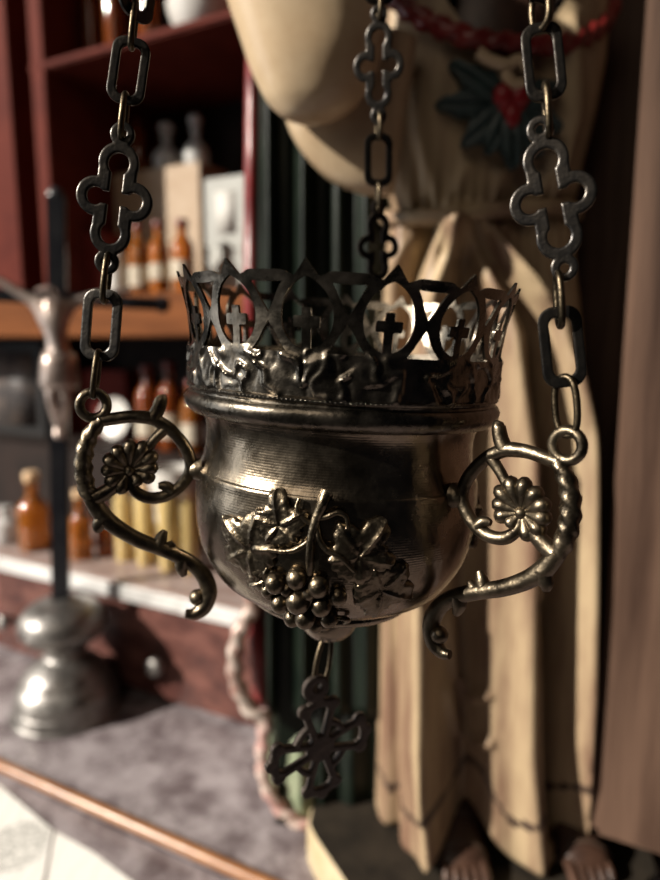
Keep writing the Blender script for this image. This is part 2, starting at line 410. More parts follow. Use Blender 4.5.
def vine_ornament(parent, A):
    """A = azimuth of the ornament's middle"""
    d = A-259
    bm = bmesh.new()
    def vine(l, n=10):
        c = cat(l, 6); tube(bm, [surf(p[0]+d, p[1]*.001, p[2]*.001) for p in c], [p[3]*.001 for p in c], n)
    vine([(265.8, -21.6, 2.0, 1.9), (264.6, -24, 2.0, 1.5), (262.6, -28.6, 1.8, 1.2), (261.5, -34, 2.0, 1.1), (261.5, -39, 2.2, 1.1), (261.7, -43, 1.6, .9)])
    vine([(261.6, -33.5, 1.6, .9), (258.6, -35.6, 2.0, .9), (254.6, -37.2, 2.2, .8), (248, -37.6, 2.2, .6)])
    vine([(263, -29, 1.2, .7), (264.2, -33, 2.0, .8), (267, -35.8, 2.4, .8), (271, -37.2, 2.6, .7), (276, -41, 2.6, .6)])
    vine([(262.6, -28.0, 1.2, .7), (266, -27.2, 1.9, .8), (269.4, -25.8, 1.9, .8), (272.2, -26.8, 1.8, .7), (273, -29.6, 1.6, .6), (271.2, -30.8, 1.4, .5)])
    vine([(262, -29.6, 1.0, .7), (258.6, -28.2, 1.6, .7), (256.4, -25.6, 1.6, .7), (256.8, -23.4, 1.3, .5)])
    vine([(247, -44, 1.0, .6), (243.2, -46.2, 1.5, .7), (241.6, -49.4, 1.5, .7), (243.8, -51.2, 1.2, .5)])
    vine([(270, -57.5, 1.0, .6), (274, -57.2, 1.5, .8), (277, -58.2, 1.4, .7), (275.6, -60, 1.2, .5)])
    orn = obj('vine_ornament', bm, M['bronze_relief'], parent, 60)
    for az, z, sz, sp, sd in ((239.5, -.0390, .0112, .95, 2), (250.5, -.0310, .0088, .2, 5), (244.5, -.0475, .0064, 2.0, 11),
                              (277.5, -.0375, .0108, -.6, 3), (286.5, -.0475, .0102, -1.9, 8)):
        obj('vine_leaf', grape_leaf(az+d, z, sz, sp, sd), M['bronze_relief'], orn, 60)
    gr = [(249.2, -47.3, 2.7), (257, -45.0, 2.6), (264.6, -46.6, 2.7), (271.6, -49.6, 2.2), (249.4, -54.2, 2.5), (257.1, -52.0, 3.1), (265.6, -53, 2.6),
          (252.4, -59.8, 2.3), (258.8, -58.4, 2.7), (268.8, -57.6, 2.4), (262.6, -61.2, 2.4), (256.4, -64.2, 2.0), (245.2, -50.6, 1.9), (266.6, -61.4, 1.9),
          (253.2, -49.2, 1.8), (261.2, -49.2, 1.9), (261.0, -64.6, 1.7)]
    for az, z, r in gr:
        bm = bmesh.new(); c = surf(az+d, z*.001, r*.00055)
        q = surf(az+d, z*.001, 1)-surf(az+d, z*.001, 0)
        ball(bm, c, r*.00112, 16, 10, (1, 1, 1.08))
        obj('grape', bm, M['bronze_relief'], orn, None)
    return orn
for A in (259, 139, 19): vine_ornament(lamp, A)

# ================================================================== CHAINS
def disc(x, y, cx, cy, r): return r-math.hypot(x-cx, y-cy)
def rrect(x, y, hx, hy, r):
    qx, qy = abs(x)-hx+r, abs(y)-hy+r
    return r-math.hypot(max(qx, 0), max(qy, 0))-min(max(qx, qy), 0)
def cross_field(x, y):
    out = max(disc(x, y, 0, .0102, .0060), disc(x, y, 0, -.0102, .0060), disc(x, y, .0058, 0, .0056), disc(x, y, -.0058, 0, .0056),
              rrect(x, y, .0057, .0102, .001), disc(x, y, 0, .0184, .0036), disc(x, y, 0, -.0184, .0036))
    hole = max(disc(x, y, 0, .0100, .0032), disc(x, y, 0, -.0100, .0031), disc(x, y, .0058, 0, .0026), disc(x, y, -.0058, 0, .0026),
               rrect(x, y, .0019, .0105, .0005), rrect(x, y, .0062, .0018, .0005), disc(x, y, 0, .0186, .0013), disc(x, y, 0, -.0186, .0013))
    return min(out, -hole)
def flat_mp(x, y, h): return (x, -h, y)
def dome(th): return lambda x, y, d: th*(.72+.28*min(1, max(0, d)/.0004))
def cross_link():
    bm = bmesh.new(); f = dome(.0008)
    return sheet(bm, cross_field, -.0122, .0122, -.0228, .0228, 74, 138, f, lambda x, y, d: -f(x, y, d), flat_mp)
def oval_field(x, y): return min(rrect(x, y, .0062, .0108, .0043), -rrect(x, y, .0033, .0079, .0022))
def oval_link():
    bm = bmesh.new(); f = dome(.0006)
    return sheet(bm, oval_field, -.0065, .0065, -.0112, .0112, 44, 76, f, lambda x, y, d: -f(x, y, d), flat_mp)
def wire_link(half, wid, r=.0009):
    bm = bmesh.new(); pts = []
    for i in range(32):
        a = 2*PI*i/32; c, s = math.cos(a), math.sin(a)
        pts.append((0, wid*math.copysign(abs(c)**.8, c), half*math.copysign(abs(s)**.8, s)))
    return tube(bm, pts, r, 10, True)
class chain_builder:
    def __init__(self, label, foot, apex, group):
        self.A, self.B = foot, apex
        self.root = thing('lamp_chain', label, 'chain', foot, (0, 0, 0), group)
        self.axis = (apex-foot).normalized()
    def point(self, py):
        lo, hi = 0.0, .9
        for _ in range(50):
            m = (lo+hi)/2; P = self.A.lerp(self.B, m)
            if P.y*math.cos(PITCH)-P.z*math.sin(PITCH) < .01 or proj_y(P) < py: hi = m
            else: lo = m
        return self.A.lerp(self.B, lo)
    def frame(self, yaw, roll):
        z = self.axis; f = Vector((math.sin(yaw), -math.cos(yaw), 0))
        y = -(f-z*f.dot(z)).normalized(); x = y.cross(z)
        m = Matrix((x, y, z)).transposed()
        return m @ Matrix.Rotation(roll, 3, 'Y')
    def add(self, kind, py, yaw=0, roll=0, py2=None, off=(0, 0), sc=1, sy=None):
        yaw = math.radians(yaw); roll = math.radians(roll)
        if kind == 'wire':
            a, b = self.point(py), self.point(py2)
            P = (a+b)/2; half = (a-b).length/2-.0007
            o = obj('wire_link', wire_link(half, max(.0030, half*.42)), M['wire'], self.root, None)
        elif kind == 'oval':
            P = self.point(py); o = obj('oval_link', oval_link(), M['chain'], self.root, 40)
        else:
            P = self.point(py); o = obj('cross_link', cross_link(), M['chain'], self.root, 40)
        o.rotation_mode = 'QUATERNION'
        o.rotation_quaternion = self.frame(yaw, roll).to_quaternion()
        if kind != 'wire': o.scale = (sc, 1, sy or sc)
        o.location = P-self.A+Vector((off[0], 0, off[1]))
GC = 'chains carrying the hanging lamp'
def eye(az):
    a = math.radians(az); return LM @ Vector((.0765*math.cos(a), .0765*math.sin(a), -.0022))
APEX = Vector((.012, .222, .55))
cL = chain_builder('dark lamp chain rising from the left handle in front of the red shelves', eye(197), APEX, GC)
cL.add('wire', 415, yaw=10, py2=349); cL.add('oval', 325, yaw=-8, roll=-2, sc=.95); cL.add('wire', 304, yaw=6, py2=252)
cL.add('cross', 199, yaw=4, roll=1, sc=.93, sy=.965); cL.add('wire', 141, yaw=8, py2=92); cL.add('oval', 71, yaw=8, roll=2, sc=.83)
cL.add('wire', 50, yaw=12, py2=0); cL.add('oval', -22, yaw=60); cL.add('wire', -40, yaw=0, py2=-88)
cR = chain_builder('brownish lamp chain rising from the right handle in front of the robe and red heart', eye(317), APEX, GC)
cR.add('wire', 446, yaw=38, py2=374); cR.add('oval', 347, yaw=-6, roll=-2, sc=.86, sy=.93); cR.add('wire', 329, yaw=-8, py2=270)
cR.add('cross', 199, yaw=-18, roll=-6, sc=.90, sy=.93); cR.add('wire', 140, yaw=-12, py2=82); cR.add('oval', 62, yaw=-8, roll=-2, sc=.78, sy=.86)
cR.add('wire', 32, yaw=24, py2=-12); cR.add('oval', -42, yaw=30); cR.add('wire', -60, yaw=0, py2=-110)
cB = chain_builder('lamp chain behind the crown, between the big sleeve and the heart', eye(77), APEX, GC)
cB.add('wire', 352, yaw=0, py2=300); cB.add('cross', 247, yaw=24, roll=0, sc=.84); cB.add('wire', 214, yaw=5, py2=181); cB.add('oval', 160, yaw=10, sc=.92)
cB.add('wire', 141, yaw=10, py2=111); cB.add('cross', 66, yaw=-12, sc=.86, sy=.96); cB.add('wire', 22, yaw=8, py2=-8); cB.add('oval', -28, yaw=8); cB.add('wire', -48, yaw=0, py2=-80)

# ================================================================== PENDANT CROSS
PC = at_y(320, 747, .2140)
pend = thing('cross_pendant', 'black openwork cross pendant hanging below the brass lamp', 'pendant', PC, (0, 0, 0))
def seg(x, y, ax, ay, bx, by, w0, w1):
    dx, dy = bx-ax, by-ay; t = max(0, min(1, ((x-ax)*dx+(y-ay)*dy)/(dx*dx+dy*dy)))
    return w0+(w1-w0)*t-math.hypot(x-ax-dx*t, y-ay-dy*t)
def pend_field(x, y):
    m = .0050-math.hypot(x, y)
    q = abs(math.hypot(x, y)-.0094); aa = abs((math.atan2(y, x)+PI/4) % (PI/2)-PI/4)
    if aa > .36: m = max(m, .0010-q)
    for k in range(4):
        a = k*PI/2; X, Y = x*math.cos(a)+y*math.sin(a), -x*math.sin(a)+y*math.cos(a)
        Y2 = abs(Y)
        m = max(m, seg(X, Y2, .002, .0012, .0146, .0050, .0011, .0012))
        m = max(m, .0013-abs(math.hypot(X-.0146, Y2-.0048)-.0006), seg(X, Y2, .0146, .0046, .0164, .0030, .0013, .0014),
                seg(X, Y2, .0164, .0030, .0172, .0, .0013, .0017))
        m = max(m, disc(X, Y2, .0178, 0, .0020), disc(X, Y2, .0152, .0052, .0023))
    m = max(m, min(disc(x, y, -.0008, .0226, .0046), -disc(x, y, -.0004, .0232, .0015)))
    return m
bm = bmesh.new(); f = dome(.0010)
sheet(bm, pend_field, -.0210, .0210, -.0210, .0280, 110, 128, f, lambda x, y, d: -f(x, y, d), flat_mp)
po = obj('openwork_cross', bm, M['pendant'], pend, 45)
po.rotation_euler = (math.radians(4), math.radians(-4), math.radians(28)); po.scale = (1.06, 1.2, 1.06)
# hook wire from the finial into the pendant's eye
fin = LM @ Vector((0, 0, -.0822)); er = po.rotation_euler.to_matrix() @ Vector((0, 0, .0226))
bm = bmesh.new()
tp = fin-PC; mid = (tp+er)/2; half = (tp-er).length/2+.0010; ax = (tp-er).normalized()
sd = Vector((math.cos(math.radians(38)), math.sin(math.radians(38)), 0)); sd = (sd-ax*sd.dot(ax)).normalized()
tube(bm, [tuple(mid+ax*half*math.sin(t)+sd*.0030*math.cos(t)) for t in [2*PI*k/28 for k in range(28)]], .0009, 10, True)
obj('hook', bm, M['wire'], pend, None)

# ================================================================== STATUE
ZP = -.354
statue = thing('religious_statue', 'cream robed religious statue in a dark green mantle with red heart on the chest', 'statue', (0, 0, 0))
zrow = [-.352, -.30, -.2, -.1, 0, .05, .080, .11, .14, .17, .20, .235, .262]
cxr = [.111, .110, .107, .104, .100, .098, .098, .099, .100, .101, .102, .102, .102]
ar = [.077, .075, .073, .071, .067, .062, .0585, .062, .067, .070, .070, .060, .034]
br = [.052, .048, .046, .044, .040, .036, .034, .037, .041, .042, .040, .036, .028]
CY = .452
def P2(px, py, y=.408):
    p = at_y(px, py, y); return (p.x, p.z)
FOLDS = [([(458, 222), (438, 300), (430, 420), (426, 600), (425, 740), (434, 872)], .022, .0085),
         ([(464, 258), (464, 420), (465, 600), (465, 820)], -.020, .0120),
         ([(468, 300), (469, 460), (470, 640), (470, 800)], .003, .0040),
         ([(466, 222), (508, 300), (524, 450), (524, 600), (523, 740), (532, 872)], .014, .0080),
         ([(478, 222), (536, 330), (552, 450), (556, 640), (556, 830)], -.024, .0062),
         ([(484, 217), (556, 320), (580, 430), (579, 600), (576, 740), (588, 836)], .020, .0066),
         ([(430, 222), (402, 300), (388, 420), (386, 600), (387, 860)], -.022, .0065),
         ([(520, 222), (575, 330), (598, 460), (598, 640), (596, 820)], -.006, .006),
         ([(528, 455), (536, 600), (538, 740), (546, 850)], .004, .004),
         ([(450, 620), (456, 680), (470, 706), (486, 696)], .006, .0032), ([(448, 690), (458, 740), (474, 752), (488, 742)], .006, .0032),
         ([(452, 224), (436, 246), (412, 286)], .005, .0035), ([(455, 226), (446, 252), (430, 300)], -.007, .003), ([(458, 226), (456, 262), (452, 310)], .005, .003),
         ([(464, 226), (478, 262), (494, 330)], -.006, .003), ([(474, 222), (512, 280), (535, 370)], .006, .0035), ([(440, 220), (410, 240), (396, 262)], .004, .003),
         ([(492, 218), (540, 276), (566, 350)], -.006, .0035), ([(512, 218), (556, 280), (590, 400)], .005, .004),
         ([(432, 600), (430, 700), (426, 800)], .004, .003), ([(536, 600), (534, 700), (538, 800)], -.005, .003),
         ([(396, 40), (400, 120), (410, 195)], .006, .006), ([(420, 70), (424, 130), (440, 196)], .004, .004),
         ([(470, 165), (452, 198)], .004, .004), ([(505, 170), (500, 196)], .004, .004), ([(560, 160), (540, 196)], .004, .005),
         ([(575, 20), (580, 110), (560, 190)], .006, .006)]
FP = [([P2(*p) for p in path], A, w) for path, A, w in FOLDS]
def fold_disp(X, Z):
    out = np.zeros_like(X)
    for path, A, w in FP:
        D = np.full_like(X, 9.0)
        for (ax, az), (bx, bz) in zip(path, path[1:]):
            dx, dz = bx-ax, bz-az
            t = np.clip(((X-ax)*dx+(Z-az)*dz)/(dx*dx+dz*dz), 0, 1)
            D = np.minimum(D, np.hypot(X-ax-dx*t, Z-az-dz*t))
        out += A*np.exp(-np.abs(D/w)**1.7)
    return out
NT, NR = 220, 150
TH = np.linspace(-PI, PI, NT, endpoint=False)
ts = np.linspace(0, 1, NR)
TT, RR = np.meshgrid(TH, ts)
ztop = .262-.098*np.exp(-(TH/.85)**2)
def gauss(x, c, w): return np.exp(-((x-c)/w)**2)
Zb = -.352+RR*(ztop[None, :]+.352)
front = np.clip(np.cos(TT), 0, 1)
Xq = np.interp(Zb, zrow, cxr)+np.interp(Zb, zrow, ar)*np.sin(TT)
# the hem lifts over the two feet
lf, rf = P2(466, 840)[0], P2(583, 850)[0]
lift = (.034*gauss(Xq, lf, .021)+.030*gauss(Xq, rf, .019))*front
lift = lift*np.clip(1-(Zb+.352)/.12, 0, 1)
Z = Zb+lift
A_, B_ = np.interp(Z, zrow, ar), np.interp(Z, zrow, br)
X = np.interp(Z, zrow, cxr)+A_*np.sin(TT)
D = fold_disp(X, Z)*np.clip(np.cos(TT)*1.8+.25, 0, 1)
zb = .0805
D += .0018*np.sin(X*900)*np.exp(-np.abs((Z-zb)/.014))*np.clip(np.cos(TT)+.3, 0, 1)
D -= .003*gauss(Z, zb, .008)
D += .002*np.sin(TT*9)*(TT*0+np.clip(-np.cos(TT), 0, 1))
CT = np.sign(np.cos(TT))*np.where(np.cos(TT) > 0, np.abs(np.cos(TT))**.62, np.abs(np.cos(TT)))
Y = CY-B_*CT-D*np.clip(np.cos(TT)+.35, 0, 1)
X2 = X+D*np.sin(TT)*.6
vv_ = X2*.462+Y*.887; over = np.maximum(0, vv_-.4985); X2 = X2-over*.462; Y = Y-over*.887          # the back rests just clear of the wall
uu_ = X2*.887-Y*.462; over = np.maximum(0, uu_+.0305)*(X2*.462+Y*.887 > .43); X2 = X2-over*.887; Y = Y+over*.462
bm = bmesh.new()
rows = [[bm.verts.new((float(X2[i, j]), float(Y[i, j]), float(Z[i, j]))) for j in range(NT)] for i in range(NR)]
for i in range(NR-1):
    for j in range(NT):
        f = bm.faces.new((rows[i][j], rows[i][(j+1) % NT], rows[i+1][(j+1) % NT], rows[i+1][j]))
        h = Z[i, j]-Z[0, j]
        if .027 < h+.004*math.sin(TH[j]*13) < .0325: f.material_index = 1
bm.faces.new(rows[0][::-1])
robe = obj('robe', bm, [M['robe'], M['hem']], statue, None)
def robe_front(px, py):
    """front surface of the robe under a line of sight"""
    best = None
    for k in range(120):
        y = .36+k*.001; p = at_y(px, py, y)
        i = int(np.clip(np.searchsorted(Z[:, NT//2], p.z), 0, NR-1))
        j = int(np.argmin(np.abs(X2[i, NT//4:3*NT//4]-p.x)))+NT//4
        if Y[i, j] <= y: return p
    return at_y(px, py, .41)
# rope belt
def belt_pts():
    out = []
    for k in range(72):
        th = -PI+2*PI*k/72
        z = .0800-.005*math.sin(th)*0
        a, b = .0620, .0392
        out.append((.098+a*math.sin(th), CY-b*math.cos(th)-.0015*math.cos(th), z-.0035*math.cos(th)+.003*math.sin(2*th)))
    return out
bm = bmesh.new(); tube(bm, belt_pts(), .0048, 12, True, twist=900, lobes=3, amp=.16)
obj('rope_belt', bm, M['robe'], statue, None)
# neck, collar, hair and head above the frame
bm = bmesh.new()
loft(bm, [[(.102+a*math.cos(t), CY-.006-dy+b*math.sin(t), z) for t in [2*PI*k/28 for k in range(28)]] for a, b, z, dy in
          ((.045, .030, .145, .0), (.046, .034, .17, .0), (.042, .032, .20, 0), (.028, .025, .235, 0), (.023, .024, .26, 0), (.024, .026, .285, .004))])
ball(bm, (.102, CY-.014, .318), .036, 24, 18, (.86, 1.0, 1.28))
ball(bm, (.102, CY-.050, .314), .007, 10, 8, (.7, 1, 1.6))
for s in (-1, 1): ball(bm, (.102+.013*s, CY-.046, .326), .0055, 10, 8, (1.2, .7, .7))
ball(bm, (.102, CY-.045, .300), .006, 10, 8, (1.5, .6, .5))
obj('neck_and_head', bm, M['skin'], statue, None)
bm = bmesh.new()
ball(bm, (.102, CY-.002, .330), .040, 24, 16, (.95, 1.0, 1.2))
ball(bm, (.102, CY-.040, .282), .016, 16, 12, (1.1, .8, 1.4))
for s in (-1, 1):
    for k in range(4):
        c = cat([(.102+s*.030, CY-.012+k*.006, .34), (.102+s*(.040-.001*k), CY-.022+k*.007, .29), (.102+s*(.036+.003*k), CY-.030+k*.008, .24), (.102+s*(.034+.006*k), CY-.034+k*.008, .196-.004*k)], 6)
        tube(bm, c, [.0085-.0002*q for q in range(len(c))], 8, twist=400, lobes=2, amp=.15)
obj('hair', bm, M['hair'], statue, None)
bm = bmesh.new()
cl = [at_y(px, py, y) for px, py, y in ((372, -34, .432), (384, -14, .424), (402, 6, .416), (428, 22, .409), (458, 34, .404), (490, 42, .402), (522, 44, .403), (552, 44, .407), (578, 40, .415), (600, 26, .428), (612, 4, .44))]
tube(bm, cat([tuple(p) for p in cl], 8), .0055, 12, twist=500, lobes=2, amp=.22)
obj('red_collar', bm, M['red'], statue, None)
# sacred heart: a ring of blue-green leaves round a red heart
def petal(c, d, L_, W_):
    """a ribbed leaf lying on the chest, pointing along d (x, z)"""
    bm = bmesh.new(); d = Vector((d[0], 0, d[1])).normalized(); s = Vector((d.z, 0, -d.x))
    def fld(x, y):
        t = y/L_
        if t <= 0 or t >= 1: return -.001
        return W_*(math.sin(PI*min(1, t**.75))**.8)-abs(x)-.0006*math.sin(t*26)
    def fr(x, y, e): return .0022+.0018*abs(math.sin(x/W_*4.2))+.002*math.sin(PI*y/L_)
    return sheet(bm, fld, -W_*1.2, W_*1.2, 0, L_, 18, 30, fr, lambda x, y, e: -.004, lambda x, y, h: tuple(c+s*x+d*y+Vector((0, -h+.30*abs(y)*abs(d.x)*.5, 0))))
hc = at_y(510, 106, .4035)
bm = bmesh.new(); ball(bm, hc+Vector((0, -.0005, 0)), .0085, 20, 12, (1.1, .6, 1.1))
for s in (-1, 1): ball(bm, hc+Vector((s*.0045, -.003, .0045)), .0062, 16, 10, (1, .8, 1.1))
ball(bm, hc+Vector((.0008, -.003, -.006)), .006, 16, 10, (.8, .7, 1.2))
heart = obj('sacred_heart', bm, M['heart'], statue, None)
for tx, ty, w in ((436, 100, .0082), (450, 58, .0078), (462, 144, .0088), (514, 170, .0082), (566, 128, .0082), (562, 82, .008), (488, 154, .008), (543, 156, .008)):
    tp_ = at_y(tx, ty, .4035); d = tp_-hc
    obj('leaf', petal(hc+Vector((0, .001, 0)), (d.x, d.z), d.length, w), M['leafgreen'], heart, 50)
bm = bmesh.new()
for a, b, c in (((478, 52), (490, 60), (508, 66)), ((508, 66), (520, 60), (528, 70)), ((505, 72), (512, 84), (524, 84))):
    c_ = cat([tuple(at_y(*q, .3985)) for q in (a, b, c)], 6); tube(bm, c_, .0034, 8)
obj('scroll', bm, M['sleeve'], heart, None)
# big ivory sleeve and the fold of cloth below it
def px_loft(rows, y, depth, k=4, n=40, wob=0, seed=0):
    rr = cat(rows, k); rings = []
    for py, l, r in rr:
        a, b = at_y(l, py, y), at_y(r, py, y); c = (a+b)/2; h = max(.0006, (b-a).length/2); ring = []
        for q in range(n):
            t = 2*PI*q/n
            w = 1+wob*noise.noise(Vector((math.cos(t)*1.6, math.sin(t)*1.6, c.z*22+seed)))
            ring.append((c.x+h*w*math.cos(t), c.y+h*w*depth*math.sin(t), c.z))
        rings.append(ring)
    return rings
bm = bmesh.new()
loft(bm, px_loft([(-150, 222, 372), (-90, 216, 380), (-40, 218, 385), (0, 226, 387), (43, 240, 385), (70, 250, 378), (97, 264, 362), (110, 275, 350), (119, 287, 336), (124, 303, 320)], .372, .72, wob=.05))
obj('sleeve', bm, M['sleeve'], statue, None)
bm = bmesh.new()
loft(bm, px_loft([(40, 300, 415), (80, 290, 412), (110, 284, 408), (128, 287, 404), (150, 300, 401), (172, 320, 398), (186, 340, 396), (195, 364, 392)], .402, .55, wob=.06, seed=5))
obj('lower_sleeve', bm, M['sleeve'], statue, None)
# feet with toes
def foot(pxc, side):
    bm = bmesh.new(); root = at_z(pxc, 842, -.335); y0 = .392
    x0 = root.x
    loft(bm, [[(x0+dx+a*math.cos(t), y, ZP+.001+h*.5+h*.5*math.sin(t)) for t in [2*PI*k/20 for k in range(20)]] for a, h, y, dx in
              ((.006, .018, y0+.06, 0), (.013, .034, y0+.05, 0), (.014, .032, y0+.036, 0), (.0155, .022, y0+.018, side*.001), (.017, .014, y0+.006, side*.002), (.012, .008, y0-.002, side*.002))])
    for k in range(5):
        xx = x0+side*.002+(k-2)*.0064*side; ln = (.013, .012, .0105, .009, .007)[k] if side > 0 else (.013, .012, .0105, .009, .007)[k]
        rr = .0040 if k == 0 else .0030
        c = cat([(xx, y0+.008, ZP+.0075), (xx, y0-.002, ZP+.0065), (xx, y0-ln+.003, ZP+.0045), (xx, y0-ln, ZP+.0036)], 4)
        tube(bm, c, [rr*(1 if i < len(c)-2 else .7) for i in range(len(c))], 8)
    fo = obj('foot', bm, M['skin'], statue, None)
    bm = bmesh.new()
    for yy, h, w in ((y0+.010, .0165, .0178), (y0+.026, .0265, .0165)):
        tube(bm, [(x0+side*.002+w*math.cos(t), yy, ZP+.002+h*math.sin(t)) for t in [PI*k/14 for k in range(15)]], .0016, 8)
    obj('sandal_strap', bm, M['hem'], fo, None)
foot(466, -1); foot(583, 1)
# plinth with a pale left edge
bm = bmesh.new()
pl = [(-.017, .441), (-.012, .428), (.010, .386), (.028, .374), (.19, .374), (.222, .396), (.226, .416), (.19, .448), (.055, .517), (.0, .512), (-.014, .47)]
loft(bm, [[(x, y, ZP-.030) for x, y in pl], [(x, y, ZP-.003) for x, y in pl], [(.1+(x-.1)*.985, .44+(y-.44)*.985, ZP) for x, y in pl]])
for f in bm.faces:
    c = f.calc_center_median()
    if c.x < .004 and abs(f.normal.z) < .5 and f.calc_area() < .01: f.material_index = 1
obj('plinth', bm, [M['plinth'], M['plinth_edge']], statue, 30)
# mantle
def cloth(fx_l, fx_r, py0, py1, y_fn, th=.0035, ns=70, nz=70, drop=None):
    bm = bmesh.new(); F_, B_2 = [], []
    for i in range(nz+1):
        py = py0+(py1-py0)*i/nz; l, r = fx_l(py), fx_r(py); f1, b1 = [], []
        for j in range(ns+1):
            s = j/ns; px = l+(r-l)*s; y = y_fn(px, py, s)
            pp = py+(drop(s)*(i/nz)**3 if drop else 0)
            p = at_y(px, pp, y)
            f1.append(bm.verts.new(p)); b1.append(bm.verts.new(p+Vector((0, th, 0))))
        F_.append(f1); B_2.append(b1)
    for i in range(nz):
        for j in range(ns):
            bm.faces.new((F_[i][j], F_[i+1][j], F_[i+1][j+1], F_[i][j+1])); bm.faces.new((B_2[i][j], B_2[i][j+1], B_2[i+1][j+1], B_2[i+1][j]))
    for i in range(nz):
        for j in (0, ns):
            bm.faces.new((F_[i][j], F_[i+1][j], B_2[i+1][j], B_2[i][j]))
    for j in range(ns):
        for i in (0, nz): bm.faces.new((F_[i][j], F_[i][j+1], B_2[i][j+1], B_2[i][j]))
    bmesh.ops.recalc_face_normals(bm, faces=bm.faces)
    return bm
ip = lambda xs, ys: (lambda q: float(np.interp(q, xs, ys)))
g1 = lambda x, c, w: math.exp(-((x-c)/w)**2)
def mantle_y(px, py, s):
    y = .452+.016*(1-s)
    y -= .015*g1(px, 268+.004*(py-180), 7)+.016*g1(px, 303, 8)+.008*g1(px, 338, 9)+.009*g1(px, 366, 9)
    y -= .004*math.sin(py*.006)
    return y
bm = cloth(ip([-60, 100, 270, 500, 640, 720], [262, 259, 257, 258, 265, 268]), ip([-60, 820], [398, 392]), -60, 716, mantle_y)
mantle = obj('mantle', bm, M['mantle'], statue, None)
bm = cloth(ip([600, 720, 820], [280, 278, 276]), ip([600, 820], [394, 392]), 600, 824,
           lambda px, py, s: .466-.006*g1(px, 352, 9)-.006*g1(px, 322, 8), drop=lambda s: 10*s)
obj('under_mantle', bm, M['mantle'], statue, None)
bm = cloth(ip([640, 740, 800, 822], [272, 268, 272, 290]), ip([640, 822], [322, 334]), 690, 815,
           lambda px, py, s: .484-.016*math.sin(PI*s)*min(1, max(0, (py-712)/30))-.004*g1(px, 300, 6)-.010*max(0, (py-712)/103), ns=40, nz=50, drop=lambda s: 14*s)
obj('mantle_turnback', bm, M['mantle_in'], statue, None, label='pale green turned-out lining at the foot of the mantle')
bm = cloth(ip([-60, 80, 270, 560, 640, 705], [249, 245, 243, 244, 248, 254]), ip([-60, 270, 560, 640, 705], [260, 259, 260, 267, 270]), -60, 706,
           lambda px, py, s: .470-.004*math.sin(PI*s)-.003*math.sin(py*.05), ns=14, nz=90)
obj('mantle_lining', bm, M['red'], statue, None, label='red lining turned out along the mantle edge')
br_ = [(250, 420, .463), (247, 500, .463), (248, 560, .462), (252, 606, .460), (240, 632, .459), (235, 660, .458), (238, 686, .457), (250, 708, .455), (266, 720, .453)]
bm = bmesh.new(); c = cat([tuple(at_y(*q)) for q in br_], 10); tube(bm, c, .0056, 14, twist=420, lobes=2, amp=.25)
obj('mantle_braid', bm, M['braid'], statue, None, label='silvery braid on the edge of the mantle')
bm = bmesh.new(); c = cat([tuple(at_y(*q)) for q in [(270, 700, .478), (264, 735, .472), (263, 765, .466), (268, 788, .462), (279, 806, .459), (294, 819, .456), (310, 826, .455)]], 10)
tube(bm, c, .0052, 14, twist=420, lobes=2, amp=.25)
obj('hem_trim', bm, M['pinktrim'], statue, None, label='pinkish trim on the turned-out lining')

# ================================================================== CRUCIFIX
ZD = -.384
cb = Vector((-.276, .648, ZD)); CYAW = math.radians(14)
cruc = thing('standing_crucifix', 'standing crucifix with black cross on a round dull silver foot on the desk', 'crucifix', cb, (0, 0, CYAW))
bm = bmesh.new()
lathe(bm, [tuple(p) for p in cat([(.001, 0), (.0535, 0), (.0545, .004), (.0535, .010), (.0530, .014), (.0518, .016), (.0510, .026), (.0475, .036), (.0430, .042), (.0425, .045), (.0360, .054),
           (.0270, .062), (.0210, .066), (.0190, .072), (.0205, .078), (.0240, .082), (.0360, .088), (.0430, .098), (.0435, .106), (.0395, .118), (.0300, .127), (.0190, .131), (.0120, .134), (.001, .1345)], 4)], 64, cap=False)
bm.transform(Matrix.Diagonal((1, 1, .91, 1))); obj('foot', bm, M['silver'], cruc, 50)
zt, zc = .135-ZD, .040-ZD
bm = bmesh.new(); box(bm, (-.0085, -.006, .110), (.0085, .006, zt), .0015); box(bm, (-.098, -.0055, zc-.006), (.098, .0055, zc+.006), .0015)
for x, z in ((-.098, zc), (.098, zc), (0, zt)): ball(bm, (x, 0, z), .0085, 14, 10, (1, .7, 1))
crx = obj('cross', bm, M['crosswood'], cruc, 40); crx.rotation_euler.y = math.radians(2.6); crx.location.x = -.006
def skin_body(verts, edges, radii, root=0, sub=2):
    me = bpy.data.meshes.new('corpus'); me.from_pydata([Vector(v) for v in verts], edges, [])
    o = bpy.data.objects.new('corpus', me); C.objects.link(o)
    m = o.modifiers.new('s', 'SKIN'); m.use_smooth_shade = True
    for i, r in enumerate(radii):
        sv = me.skin_vertices[0].data[i]; sv.radius = (r, r) if not isinstance(r, tuple) else r; sv.use_root = (i == root)
    ss = o.modifiers.new('u', 'SUBSURF'); ss.levels = sub; ss.render_levels = sub
    dg = bpy.context.evaluated_depsgraph_get(); e = o.evaluated_get(dg); out = bpy.data.meshes.new_from_object(e)
    bpy.data.objects.remove(o); bmx = bmesh.new(); bmx.from_mesh(out); return bmx
yb = -.016
